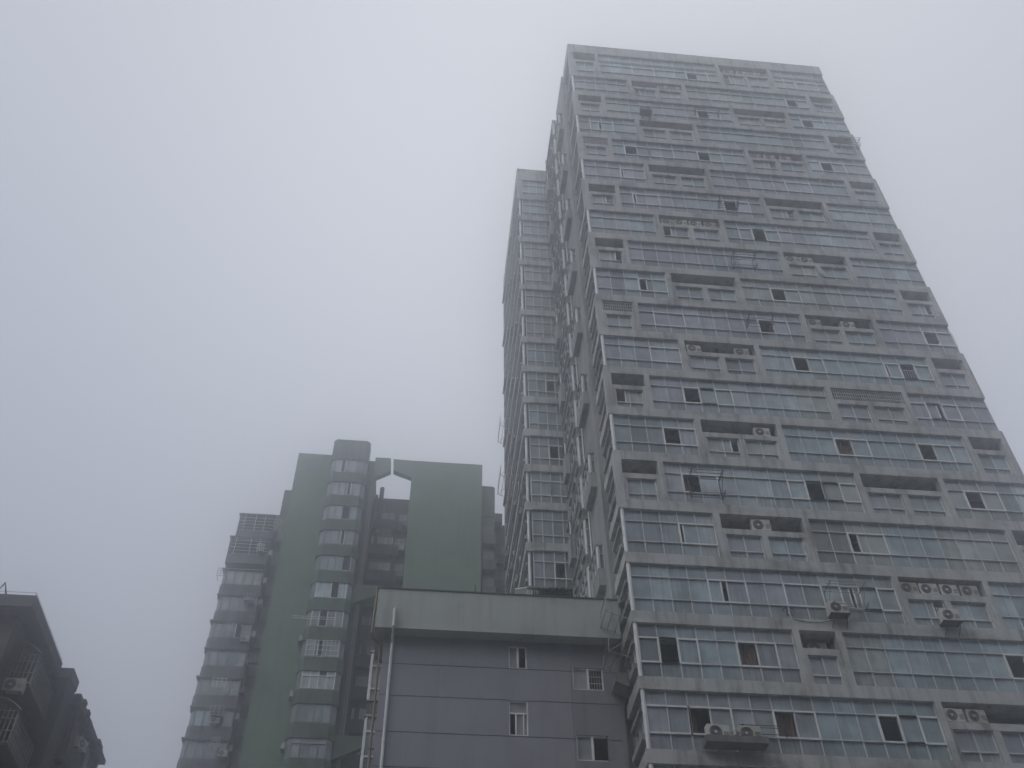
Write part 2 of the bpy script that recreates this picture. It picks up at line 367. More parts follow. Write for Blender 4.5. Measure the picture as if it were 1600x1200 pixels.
for n in range(1, 27):
    zt = ZT(n) if n > 1 else 76.96
    zb = ZT(n) - 2.45
    rg = random.Random(100 + n)
    strips, bays, piers = layout(n)
    # band above the floor + piers + lintels
    b = MB(); top = 78.3 if n == 1 else ZT(n) + .55
    b.box(XL, XR, YF, 36.2, zt, top, 'concrete')
    b.box(XL, 9.4, 36.2, 37.1, zt, top, 'concrete')
    b.box(XR, XR + .14, YF + .35, 36.0, zt + .05, zt + .28, 'concrete')
    b.box(XR, XR + .14, YF + .9, 37.0, zt - 1.15, zt - .95, 'concrete')
    for (a, c) in piers: b.box(a, c, YF, YF + .42, zb, zt, 'concrete')
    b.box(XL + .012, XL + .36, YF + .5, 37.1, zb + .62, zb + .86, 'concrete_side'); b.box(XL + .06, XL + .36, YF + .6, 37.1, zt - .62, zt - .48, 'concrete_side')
    lint = zt - .81 if n > 1 else zt - 1.15
    for bi, (a, c, k) in enumerate(bays):
        b.box(a, c, YF + .06, YF + 1.1, lint - .30, lint, 'concrete')
        b.box(a, a + .16, YF + .07, YF + .42, zb, lint - .30, 'concrete')
        b.box(c - .16, c, YF + .07, YF + .42, zb, lint - .30, 'concrete')
        if k == 2: b.box((a + c) / 2 - .15, (a + c) / 2 + .15, YF + .07, YF + .42, zb, lint - .30, 'concrete')
    fb = b.build('floor_band', tower)
    for bi, (a, c, k) in enumerate(bays):
        r = MB()
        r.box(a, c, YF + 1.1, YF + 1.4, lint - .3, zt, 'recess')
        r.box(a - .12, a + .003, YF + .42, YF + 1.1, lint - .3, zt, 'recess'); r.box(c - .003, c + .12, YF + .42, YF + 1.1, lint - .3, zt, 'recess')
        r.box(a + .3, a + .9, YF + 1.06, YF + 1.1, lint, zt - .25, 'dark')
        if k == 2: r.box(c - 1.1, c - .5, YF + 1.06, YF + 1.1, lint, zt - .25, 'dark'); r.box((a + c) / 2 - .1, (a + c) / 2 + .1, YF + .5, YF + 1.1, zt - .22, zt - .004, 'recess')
        r.build('recess', tower)
        if (n, bi) in GRILLE:
            gm = MB(); nn = int((c - a) / .12)
            for q in range(nn): 
                x = a + (q + .5) * (c - a) / nn; gm.box(x - .011, x + .011, YF + .08, YF + .10, lint, zt, 'alu')
            for q in (.03, .33, .66, .97):
                z = lint + q * (zt - lint); gm.box(a, c, YF + .10, YF + .115, z - .014, z + .014, 'alu')
            gm.build('grille', tower)
        halves = [(a + .16, c - .16)] if k == 1 else [(a + .16, (a + c) / 2 - .15), ((a + c) / 2 + .15, c - .16)]
        for hi, (p, q) in enumerate(halves):
            op = []
            rr = rg.random()
            if rr < .28: op = [(q - .25 if rg.random() < .6 else p + .25, rg.choice((.3, .5)), rg.choice(('full', 'bars', 'side', 'bars')))]
            window(tower, front(YF + .22), p, q, zb, lint - .30, [.5, .92], 2, rg, op, .05, 'bay_window', sashes=False)
    for (a, c) in strips:
        rows = [.70, 1.12, .63] if n > 1 else [.70, 1.1, .62, .18, .85]
        nc = max(4, round((c - a) / (.82 if c < 16 else .85)))
        window(tower, PF, a, c, zb, zt, rows, nc, rg, opens_for(n, a, c))
    # corner post and side glazing
    if strips[0][0] < 9:
        p = MB(); p.tube([(XL + .13, YF + .1, zb), (XL + .13, YF + .1, zt)], .085, 'white', 8); p.build('corner_post', tower)
    window(tower, left(XL + .30), YF + .45, 37.1, zb, zt, [.7, 1.12, .63], 3, rg, [(36.3, .5, 'full')] if n % 3 == 0 else [], .05, 'side_window', dark=.85)
# last floors stop at the ground; core, roof and flanks
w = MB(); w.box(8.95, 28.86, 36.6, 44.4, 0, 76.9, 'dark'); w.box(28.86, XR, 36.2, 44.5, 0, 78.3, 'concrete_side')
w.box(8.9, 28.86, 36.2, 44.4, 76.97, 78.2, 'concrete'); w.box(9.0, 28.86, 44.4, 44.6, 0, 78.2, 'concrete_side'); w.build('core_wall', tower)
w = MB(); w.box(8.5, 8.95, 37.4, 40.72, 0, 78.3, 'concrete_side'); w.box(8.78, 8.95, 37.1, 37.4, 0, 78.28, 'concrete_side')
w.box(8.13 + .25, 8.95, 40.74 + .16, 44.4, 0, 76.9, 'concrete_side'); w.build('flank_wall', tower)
for n in range(2, 25, 2):          # closed box bays on the flank
    z0, z1 = ZT(n) - 1.65, ZT(n) + .72
    bx = MB(); bx.box(8.17, 8.5, 38.23, 40.2, z0, z0 + .95, 'concrete_side'); bx.box(8.12, 8.5, 38.18, 40.25, z1 - .12, z1, 'concrete_side')
    bx.box(8.3, 8.5, 38.4, 40.2, z0 + .95, z1 - .12, 'dark')
    o = bx.build('box_bay', tower)
    p = MB(); p.tube([(8.215, 38.28, z0 + .95), (8.215, 38.28, z1 - .12)], .05, 'white', 8); p.build('corner_post', o)
    window(o, front(38.27), 8.27, 8.498, z0 + .95, z1 - .12, [.8, .5], 1, R, (), .03, 'bay_pane', sashes=False, dark=.6)
    window(o, left(8.21), 38.34, 40.2, z0 + .95, z1 - .12, [.8, .5], 3, R, (), .04, 'bay_pane', sashes=False, dark=.8)
for n in range(1, 25):          # stacked bay column behind them
    z0 = ZT(n) - 1.71
    bx = MB(); bx.box(8.13, 8.9, 40.74, 44.5, z0, z0 + .14, 'concrete_side'); bx.box(8.17, 8.9, 40.78, 44.5, z0 + .14, z0 + .74, 'tray')
    for (a, c) in ((40.9, 41.7), (42.2, 43.0), (43.6, 44.3)):
        bx.box(8.06, 8.17, a, c, z0 + .74, z0 + .86, 'concrete_side'); 
    bx.box(8.02, 8.13, 41.2, 44.5, z0 + 1.5, z0 + 1.66, 'concrete_side')
    o = bx.build('bay_column', tower)
    p = MB(); p.tube([(8.22, 40.82, z0 + .74), (8.22, 40.82, z0 + 3.0)], .05, 'white', 8); p.build('corner_post', o)
    window(o, front(40.86), 8.27, 8.498, z0 + .74, z0 + 3.0, [.6, 1.0, .6], 1, R, (), .03, 'bay_pane', sashes=False, dark=.6)
    window(o, left(8.2), 40.9, 44.5, z0 + .74, z0 + 3.0, [.6, 1.0, .6], 5, R, (), .05, 'bay_pane', sashes=False, dark=.75)
    if n % 2 == 0:
        q = MB(); q.box(7.86, 8.13, 43.3, 44.3, z0 - .6, z0 + 1.0, 'concrete_side'); q.box(7.84, 8.02, 43.25, 44.35, z0 + 1.9, z0 + 2.0, 'concrete_side')
        q.tube([(7.9, 43.35, z0 + 1.0), (7.9, 43.35, z0 + 1.9)], .04, 'white', 6); q.build('ledge_box', tower)
w = MB(); w.box(8.13, 8.95, 40.74, 44.5, 76.9, 77.2, 'concrete_side'); w.box(8.05, 8.95, 44.5, 44.62, 0, 77.2, 'concrete_side'); w.build('flank_cap', tower)
p = MB(); p.tube([(8.44, 40.66, 0), (8.44, 40.66, 77)], .045, 'pipe', 8); p.build('drainpipe', tower)

# ------------------------------------------------------------------ second tower, set back
wing = thing('apartment_tower', 'narrower grey apartment tower set back to the left of the main tower, lower flat top', 'tower', (8, 52, 0))
YW, XW, YB = 45.8, 5.74, 58.0
for n in range(1, 25):
    zt = ZT(n) if n > 1 else 75.9
    zb = ZT(n) - 2.45; rg = random.Random(500 + n)
    top = 77.6 if n == 1 else ZT(n) + .55
    if n == 15:
        b = MB(); b.box(XW, 11, YW + .03, 47, zt + .42, top, 'tray'); b.box(XW, XW + .3, YW + .1, YW + .5, zt - 2.45, zt + .35, 'concrete'); b.build('floor_band', wing)
        continue
    b = MB(); b.box(XW, 11, YW, 47, zt, top, 'concrete'); b.box(XW, XW + .42, YW - .03, YW + .4, zt - .10, zt, 'concrete')
    b.box(XW, 6.4, 47, YB, zt, top, 'concrete')
    if n == 1: b.box(XW, XW + .4, YW, YW + .4, zb, zt, 'concrete')
    b.box(XW - .02, XW + .34, YW + .5, YB - .4, zb + .62, zb + .86, 'concrete_side'); b.box(XW + .02, XW + .34, YW + .5, YB - .4, zt - .64, zt - .50, 'concrete_side')
    for q, yy in enumerate((48.6, 51.4, 54.2, 56.8)):       # short piers and ledges down the side
        if (q + n) % 2 == 0: b.box(XW + .03, XW + .34, yy, yy + .35, zb + .86, zt - .64, 'concrete_side'); b.box(XW - .14, XW - .02, yy - .9, yy + 1.1, zb + .64, zb + .84, 'concrete_side')
    b.build('floor_band', wing)
    window(wing, front(YW + .17), XW + .40, 11, zb, zt, [.62, 1.12, .7], 8, rg, [(7.4, .5, 'side')] if n in (9, 11, 14) else [], .055, 'window', dark=.8 if n > 5 else 1.0)
    p = MB(); p.tube([(XW + .2, YW + .16, zb), (XW + .2, YW + .16, zt - .1)], .09, 'white', 8); p.build('corner_post', wing)
    window(wing, left(XW + .30), YW + .5, YB - .2, zb, zt, [.7, 1.12, .63], 12, rg, (), .07, 'side_window', dark=.6)
    for q, yy in enumerate((49.6, 53.0, 56.4)):
        if (q + n) % 3: p = MB(); p.tube([(XW + .14, yy, zb), (XW + .14, yy, zt)], .09, 'white', 6); p.build('corner_post', wing)
w = MB(); w.box(6.6, 11, 47.4, YB, 0, 77, 'dark'); w.box(XW + .02, 11, YB, YB + .3, 0, 77.4, 'concrete_side'); w.box(XW + .3, 11, 47, YB, 77, 77.5, 'concrete'); w.build('core_wall', wing)
# planting on the open floor of the second tower
lv = MB()
for i in range(2600):
    x, y, z = R.uniform(6.15, 8.9), R.uniform(45.72, 46.3), 32.2 + R.random() ** .7 * 2.2
    a, s = R.uniform(0, 6.28), R.uniform(.05, .12); t = R.uniform(-.8, .8)
    d1 = Vector((math.cos(a), math.sin(a), t)) * s; d2 = Vector((-math.sin(a), math.cos(a), R.uniform(-.8, .8))) * s * .6
    c = Vector((x, y, z)); lv.face([c - d1, c + d2, c + d1, c - d2], 'leaf')
tag(lv.build('roof_garden_hedge'), 'dark leafy hedge on the open floor just above the low grey roof', 'hedge')

# ------------------------------------------------------------------ low blue-grey building
low = thing('low_building', 'low blue-grey painted building with a wide pale roof fascia, in front of the towers', 'building', (3.5, 40, 0))
b = MB(); b.box(-1.82, 8.52, 36.5, 37.1, 25.36, 27.27, 'fascia'); b.box(-1.82, 8.52, 37.1, 46, 25.36, 26.9, 'fascia'); b.box(-1.86, 8.53, 36.46, 36.72, 27.27, 27.33, 'seam'); b.build('roof_fascia', low)
JZ = [24.06, 22.63, 21.08, 19.66, 18.1, 16.7, 15.1]
holes = [(3.81, 4.56, 24.08, 25.14, 0), (6.46, 7.74, 23.24, 24.24, 1), (3.80, 4.57, 21.12, 22.62, 2), (6.46, 7.73, 20.19, 21.25, 3), (3.8, 4.57, 18.1, 19.6, 0), (6.46, 7.74, 17.2, 18.2, 1)]
xs = sorted({-1.42, 8.5, 3.8, 3.81, 4.56, 4.57, 6.46, 7.73, 7.74}); zs = sorted({0, 25.36} | {h[2] for h in holes} | {h[3] for h in holes})
b = MB()
for i in range(len(xs) - 1):
    for j in range(len(zs) - 1):
        cx, cz = (xs[i] + xs[i + 1]) / 2, (zs[j] + zs[j + 1]) / 2
        if any(h[0] < cx < h[1] and h[2] < cz < h[3] for h in holes): continue
        b.box(xs[i], xs[i + 1], 37.1, 37.35, zs[j], zs[j + 1], 'bluegrey' if cx < 6.4 else 'bluegrey_shaded')
b.box(-1.42, -1.2, 37.35, 46, 0, 25.36, 'bluegrey'); b.box(8.3, 8.5, 37.35, 46, 0, 25.36, 'bluegrey'); b.box(-1.2, 8.3, 45.8, 46, 0, 25.36, 'bluegrey')
b.box(-1.2, 8.3, 38.4, 38.5, 0, 25.36, 'dark')
b.build('wall', low)
b = MB()
for z in JZ:
    x = -1.43
    cuts = sorted((h[0] - .0, h[1]) for h in holes if h[2] - .02 < z < h[3] + .02)
    for c in cuts + [(8.3, 8.3)]:
        if c[0] > x: b.box(x, c[0], 37.092, 37.1, z - .014, z + .014, 'seam')
        x = max(x, c[1])
b.box(6.385, 6.40, 37.093, 37.1, 15, 24.9, 'seam')
b.build('wall_joint', low)
for h in holes:
    x0, x1, z0, z1, k = h; P = front(37.22)
    wm = MB(); fm = MB(); xm = (x0 + x1) / 2
    def pn(a, c, d, e, tint=(.25, .27, .275, .2)): wm.face([P(a, 0, d), P(c, 0, d), P(c, 0, e), P(a, 0, e)], 'pane', tint)
    if k == 2:
        zm = z1 - .53; pn(x0, x1, zm, z1, (.26, .27, .29, .3)); pn(x0 + .28, x1, z0, zm); fm.box(x0, x1, 37.15, 37.23, zm - .03, zm + .03, 'white')
        fm.box(x0 + .25, x0 + .31, 37.15, 37.22, z0, zm - .03, 'white'); fm.box(x1 - .2, x1 - .16, 37.15, 37.22, z0, zm - .03, 'white')
    else: pn(x0, xm + (.05 if k else -.0), z0, z1)
    for (a, c, d, e) in ((x0, x0 + .05, z0, z1), (x1 - .05, x1, z0, z1), (x0 + .05, x1 - .05, z0, z0 + .05), (x0 + .05, x1 - .05, z1 - .05, z1)):
        if not (k == 3 and a > xm): fm.box(a, c, 37.14, 37.24, d, e, 'white')
    if k != 2: fm.box(xm - .04, xm + .05, 37.13, 37.22, z0 + .05, z1 - .05, 'white')
    o = wm.build('window', low); fm.build('frame', o)
    if k == 1:
        gm = MB()
        for q in range(5): gm.box(xm + .15 + q * .11, xm + .165 + q * .11, 37.19, 37.205, z0 + .05, z1 - .05, 'alu')
        for q in (.35, .65): gm.box(xm + .06, x1 - .06, 37.18, 37.19, z0 + (z1 - z0) * q - .012, z0 + (z1 - z0) * q + .012, 'alu')
        gm.build('grille', o)
p = MB(); p.tube([(-1.06, 36.42, 26.25), (-1.06, 36.42, 25.4), (-1.07, 36.72, 25.15), (-1.07, 36.98, 24.9), (-1.07, 36.98, 0)], .065, 'pipe', 10)
for z in (26.0, 24.6, 23.5, 22.1, 20.6, 19.0): p.tube([(-1.07, 36.98 if z < 25 else 36.42, z), (-1.07, 36.98 if z < 25 else 36.42, z + .09)], .078, 'pipe', 10)
p.build('drainpipe', low)
p = MB(); p.tube([(-1.88, 36.62, 27.2), (-1.93, 36.62, 25.15), (-1.9, 36.75, 25.0), (-1.62, 37.2, 25.0), (-1.56, 37.28, 24.8), (-1.56, 37.28, 0)], .05, 'brown_pipe', 8)
for z in (24.2, 22.4, 20.4, 18.5): p.box(-1.63, -1.42, 37.24, 37.32, z, z + .05, 'black')
p.build('brown_drainpipe', low)
for z0 in (23.4, 20.4, 17.4):          # bay windows on the left flank
    o = MB(); o.box(-1.95, -1.42, 38.95, 41.5, z0 - .6, z0 - .05, 'tray'); o.box(-2.0, -1.42, 38.9, 41.5, z0 - .05, z0 + .0, 'fascia')
    o = o.build('side_bay', low); c_ = MB(); c_.box(-2.0, -1.42, 38.9, 41.5, z0 + 2.25, z0 + 2.35, 'fascia'); c_.build('bay_roof', o)
    window(o, front(39.0), -1.93, -1.42, z0, z0 + 2.25, [.5, 1.0, .6], 1, R, (), .07, 'bay_window', frame='white', sashes=False)
    window(o, left(-1.92), 39.02, 41.5, z0, z0 + 2.25, [.5, 1.0, .6], 3, R, (), .07, 'bay_window', frame='white', sashes=False)
p = MB(); p.tube([(2.33, 36.7, 27.3), (2.33, 36.7, 27.85)], .022, 'rust', 6); p.build('roof_stub', low)
# things on its roof
t = thing('roof_awning', 'small white awning board on thin posts on the low grey roof', 'awning', (4.45, 37.6, 26.9))
a = MB(); a.prism([(4.15, 28.22), (4.7, 28.36), (4.7, 28.40), (4.15, 28.27)], 1, 37.4, 38.0, 'white'); a.build('board', t)
for x in (4.36, 4.62): a = MB(); a.tube([(x, 37.6, 26.9), (x, 37.6, 28.3)], .02, 'white', 6); a.build('post', t)
a = MB()
for i in range(6): a.tube([(4.78 + i * .085, 37.5, 26.9), (4.78 + i * .085, 37.5, 28.32 - i * .01)], .013, 'steel', 5)
a.tube([(4.78, 37.5, 28.3), (5.22, 37.5, 28.26)], .015, 'steel', 5)
tag(a.build('roof_railing'), 'short grey railing beside the white awning on the low roof', 'railing')

# ------------------------------------------------------------------ green blocks in the fog
gl = thing('green_apartment_block', 'older green and grey apartment block with a stack of glazed balconies, left of the gap', 'building', (-9, 79, 0))
b = MB(); b.box(-12.72, -9.3, 74, 90, 0, 68.9, 'green'); b.build('green_wall', gl)
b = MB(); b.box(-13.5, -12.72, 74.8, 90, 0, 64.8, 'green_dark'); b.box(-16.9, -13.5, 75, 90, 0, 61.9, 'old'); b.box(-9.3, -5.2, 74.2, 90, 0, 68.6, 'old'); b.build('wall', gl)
b = MB(); b.prism([(-5.3, 68.93), (-3.82, 68.93), (-3.70, 67.35), (-5.3, 66.25)], 1, 74.0, 74.6, 'green'); b.build('bracket', gl)
for zz in (53.3, 39.4):
    b = MB(); b.prism([(-5.9, zz + .35), (-3.72, zz + .35), (-3.72, zz - .55), (-5.9, zz - 1.65)], 1, 73.6, 74.2, 'green_dark'); b.build('bracket', gl)
def chamfer(x0, x1, y0, y1, c): return [(x0, y1), (x0, y0 + c), (x0 + c, y0), (x1 - c, y0), (x1, y0 + c), (x1, y1)]
KC = .9865
x0, x1, yf = -9.42, -5.88, 73.0
for k in range(12):
    zc = (67.6 - 2.875 * k - 1.6) * KC + 1.6
    h0, h1 = zc - .78, zc + .78
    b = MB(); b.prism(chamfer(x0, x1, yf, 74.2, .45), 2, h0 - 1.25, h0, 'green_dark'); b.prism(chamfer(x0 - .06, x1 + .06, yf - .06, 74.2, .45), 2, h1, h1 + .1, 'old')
    b.prism([(x0 + .18, 74.2), (x0 + .18, yf + .55), (x0 + .55, yf + .18), (x1 - .55, yf + .18), (x1 - .18, yf + .55), (x1 - .18, 74.2)], 2, h0, h1, 'dark')
    if k in (0,): b.prism(chamfer(x0, x1, yf, 74.2, .3), 2, h1 + .1, 70.1, 'green_dark')
    o = b.build('balcony', gl)
    rg = random.Random(900 + k)
    fr = 'white' if k in (5, 6, 7, 8, 11) else 'alu_dark'
    lite = 1.35 if k in (5, 8, 11) else rg.choice((.8, 1.0, .9))
    window(o, front(yf + .06), x0 + .45, x1 - .45, h0, h1, [1.1, .42] if k in (8, 10, 11) else [1.5], 4, rg, [(rg.uniform(-8.8, -6.6), rg.choice((.3, .6)), 'full')] if k not in (9, 10) else [], .07, 'balcony_window', 'pane_far', fr, lite, False)
    ch = MB()
    for (pa, pb) in (((x0 + .04, yf + .45), (x0 + .45, yf + .04)), ((x1 - .45, yf + .04), (x1 - .04, yf + .45))):
        ch.face([(*pa, h0), (*pb, h0), (*pb, h1), (*pa, h1)], 'pane_far', (.20, .215, .23, .2))
        ch.build('corner_pane', o); ch = MB()
b = MB(); b.box(-9.35, -6.0, 73.9, 84, 68.6, 70.1, 'green_dark'); b.build('penthouse', gl)
for k in (6, 7):
    zc = (67.6 - 2.875 * k - 1.6) * KC + 1.6; rk = MB()
    if k == 6:
        for q in range(2): rk.box(-10.4, -7.0, 72.3 + .3 * q, 72.34 + .3 * q, zc - .35, zc - .31, 'white')
        for q in range(9): rk.box(-10.4 + q * .42, -10.37 + q * .42, 72.34, 72.6, zc - .35, zc - .32, 'white')
    else:
        for q in range(9): rk.box(-9.0 + q * .33, -8.97 + q * .33, 72.9, 72.93, zc - .75, zc + .75, 'white')
        for q in range(4): rk.box(-9.03, -6.3, 72.86, 72.9, zc - .7 + q * .45, zc - .67 + q * .45, 'white')
    rk.build('window_rack', gl)
# left stack of balconies
xa, xb = -17.05, -13.55
for k in range(11):
    zc = (57.35 + 2.62 - 2.62 * k if k < 2 else 51.45 - 2.6 * (k - 3)) if k != 2 else 54.1
    zc = (zc - 1.6) * .99 + 1.6
    b = MB(); rg = random.Random(1200 + k)
    if k < 2:
        d = .35 if k == 0 else .0
        b.box(xa + d, xb, 73.3, 75, zc - 1.75, zc - .85, 'old'); b.box(xa + d - .1, xb, 73.25, 75, zc + 1.02, zc + 1.14, 'old'); b.box(xa + d, xa + d + .15, 73.3, 75, zc - .85, zc + 1.02, 'old')
        o = b.build('open_balcony', gl)
        rl = MB()
        for q in range(5): rl.box(xa + d + .15, xb, 73.32, 73.34, zc - .75 + q * .36, zc - .72 + q * .36, 'white')
        for x in (xa + d + .5, xa + 1.8, xb - .9): rl.box(x, x + .035, 73.28, 73.32, zc - .85, zc + 1.02, 'white')
        rl.build('railing', o)
        wd = MB(); wd.box(xa + 1.0, xa + 2.6, 74.95, 75.0, zc - .6, zc + .6, 'alu_dark'); wd.build('door', o)
    else:
        h0, h1 = zc - .72, zc + .72
        xs0 = xa + .08 * (k % 2)
        b.prism([(xs0, 75), (xs0, 73.6), (xs0 + .3, 73.3), (xb, 73.3), (xb, 75)], 2, h0 - 1.25, h0, 'old'); b.box(xs0 - .06, xb + .05, 73.22, 75, h1, h1 + .13, 'old'); b.box(xs0 + .2, xb - .1, 73.6, 75, h0, h1, 'dark')
        o = b.build('balcony', gl)
        window(o, front(73.4), xs0 + .32, xb - .1, h0, h1, [1.5], 4, rg, [(xb - .9, .5, 'full')] if k % 3 == 1 else [], .12, 'balcony_window', 'pane_far', 'alu_dark', rg.choice((.7, .85, 1.0)), False)
        ch = MB(); ch.face([(xs0 + .03, 73.7, h0), (xs0 + .3, 73.4, h0), (xs0 + .3, 73.4, h1), (xs0 + .03, 73.7, h1)], 'pane_far', (.19, .205, .215, .2)); ch.build('corner_pane', o); ch = MB()
        ch.face([(xb - .08, 73.4, h0), (xb - .02, 74.9, h0), (xb - .02, 74.9, h1), (xb - .08, 73.4, h1)], 'pane_far', (.19, .205, .215, .2)); ch.build('corner_pane', o)
    sw = MB(); sw.box(-13.42, -12.8, 74.74, 74.8, zc - .7, zc + .7, 'alu_dark'); sw.build('strip_window', gl)
for k in range(9):          # cages, shelves and boxes hung on the left balconies
    rg = random.Random(2100 + k); z = 58.5 - 2.6 * k + rg.uniform(-.4, .4); x = rg.choice((-17.3, -15.6, -14.6, -13.6)) + rg.uniform(-.2, .2); w_ = rg.uniform(.5, 1.1); y0_ = 73.2 - rg.uniform(.35, .6)
    cg = MB(); mt_ = rg.choice(('white', 'steel', 'alu_dark'))
    for q in range(4): cg.box(x, x + w_, y0_, y0_ + .03, z + q * .25, z + q * .25 + .03, mt_)
    for q in range(4): cg.box(x + q * (w_ - .03) / 3, x + q * (w_ - .03) / 3 + .03, y0_ - .03, y0_, z, z + .8, mt_)
    for xx in (x, x + w_ - .03): cg.box(xx, xx + .03, y0_ + .03, 73.35, z, z + .03, mt_)
    if k % 2: cg.box(x + .1, x + w_ - .1, y0_ + .05, 73.25, z + .03, z + rg.uniform(.3, .6), rg.choice(('old', 'ac_old', 'soot')))
    cg.build('cage', gl)
    lg = MB(); lg.box(xb - .05, xb + .25, 73.6, 74.3, z + .2, z + .75, rg.choice(('old', 'alu_dark', 'ac_old'))); lg.build('shelf', gl)
# recessed link between the two green blocks
b = MB(); b.box(-5.4, -1.6, 77.2, 88, 0, 66.5, 'old')
for k in range(10):
    z = 63.6 - 2.95 * k
    b.box(-5.1, -2.9, 76.6, 77.2, z - 1.3, z - .2, 'old'); b.box(-2.7, -1.75, 76.8, 77.2, z - 1.3, z - .15, 'old')
b.build('link_wall', gl)
for k in range(10):
    z = 63.6 - 2.95 * k; rg = random.Random(1500 + k)
    window(gl, front(77.1), -5.0, -3.0, z - .2, z + 1.0, [1], 3, rg, [(-4.4, .5, 'full')] if k % 2 else [], .08, 'link_window', 'pane_far', 'white' if k % 3 == 1 else 'alu_dark', 1.0, False)
    window(gl, front(77.12), -2.65, -1.8, z - .15, z + .9, [1], 2, rg, (), .08, 'link_window', 'pane_far', 'alu_dark', .95, False)
for k in range(9):          # cages, laundry rails and shelves crowding the recess
    rg = random.Random(1600 + k); z = 63.4 - 2.95 * k
    cg = MB(); xa_, wd_, dp_ = rg.uniform(-5.0, -3.6), rg.uniform(.7, 1.3), rg.uniform(.35, .7); q0_ = rg.uniform(-.5, .1); mt_ = rg.choice(('white', 'alu_dark', 'steel'))
    for q in range(5): cg.box(xa_, xa_ + wd_, 76.6 - dp_, 76.62 - dp_, z + q0_ + q * .28, z + q0_ + q * .28 + .03, mt_)
    for q in range(3): cg.box(xa_ + q * (wd_ - .03) / 2, xa_ + q * (wd_ - .03) / 2 + .03, 76.57 - dp_, 76.6 - dp_, z + q0_, z + q0_ + 1.15, mt_)
    for x in (xa_, xa_ + wd_ - .03): cg.box(x, x + .03, 76.62 - dp_, 77.1, z + q0_, z + q0_ + .03, mt_)
    cg.build('cage', gl)
    sh = MB(); x = rg.uniform(-2.7, -2.1); sh.box(x, x + .6, 76.2, 76.8, z - .9, z - .82, 'old'); sh.box(x + .05, x + .5, 76.25, 76.7, z - .82, z - rg.uniform(.2, .5), rg.choice(('ac_old', 'alu_dark', 'old'))); sh.build('shelf', gl)
    if k % 2: rl = MB(); rl.box(-2.75, -1.75, 76.3, 76.33, z + .4, z + .43, 'white'); rl.box(-2.75, -2.72, 76.3, 76.33, z - .4, z + .4, 'white'); rl.box(-2.75, -1.75, 76.3, 76.33, z - .1, z - .07, 'white'); rl.build('railing', gl)
b = MB(); b.tube([(-4.55, 77.0, 62), (-4.5, 77.0, 67.6)], .22, 'old', 10); b.box(-5.1, -4.85, 77.3, 77.7, 66.5, 67.0, 'old'); b.build('chimney', gl)
p = MB()
for x in (-5.45, -5.25): p.tube([(x, 74.0, 30), (x, 74.0, 66.3)], .05, 'alu_dark', 6)
p.build('drainpipe', gl)

gr = thing('green_apartment_block', 'windowless green gable wall rising behind the pale roof fascia, right of the gap', 'building', (2, 79, 0))
b = MB(); b.box(-1.68, 5.15, 74, 90, 0, 68.8, 'green'); b.build('green_wall', gr)
b = MB(); b.prism([(-1.68, 68.80), (-3.56, 68.85), (-3.46, 67.37), (-1.68, 66.65)][::-1], 1, 74.0, 74.6, 'green'); b.build('bracket', gr)
b = MB(); b.box(5.15, 6.45, 74.9, 90, 0, 63, 'green_dark'); b.prism(chamfer(5.0, 6.47, 74.8, 76, .2), 2, 63, 66.75, 'green_dark'); b.box(6.45, 9.5, 78, 90, 0, 64.6, 'old'); b.box(6.2, 7.4, 77.2, 78, 64.3, 65.4, 'old')
for k in range(11):
    z = 60.6 - 2.9 * k
    b.box(5.3, 6.55, 74.3, 74.9, z - 1.2, z - .1, 'old'); b.box(6.7, 9.3, 77.5, 78, z - 1.0, z + .1, 'old')
b.build('wall', gr)
for k in range(11):
    z = 60.6 - 2.9 * k; rg = random.Random(1700 + k)
    window(gr, front(74.85), 5.3, 6.4, z - .1, z + 1.2, [1], 2, rg, (), .07, 'window', 'pane_far', 'alu_dark', .7, False)
    window(gr, front(77.95), 6.8, 9.2, z + .1, z + 1.3, [1], 4, rg, (), .08, 'rear_window', 'pane_far', 'alu_dark', .7, False)

# ------------------------------------------------------------------ dark old building at the left
old = thing('old_apartment_building', 'dark sooty old apartment building with an overhanging roof slab at the left edge', 'building', (-22, 46, 0))
b = MB(); b.box(-34, -17.15, 40, 45.7, 27.83, 28.42, 'soot'); b.build('roof_slab', old)
b = MB(); b.box(-34, -17.95, 40.8, 45.57, 0, 27.83, 'soot_warm'); b.build('wall', old)
b = MB(); b.box(-34, -16.58, 45.7, 53.4, 0, 27.6, 'soot'); b.box(-34, -16.5, 45.6, 46.9, 27.6, 28.15, 'soot')
for z in (26.6, 24.3, 22.3, 19.6, 17): b.box(-18, -16.6, 45.685, 45.7, z - .02, z + .02, 'seam')
b.build('rear_wing', old)
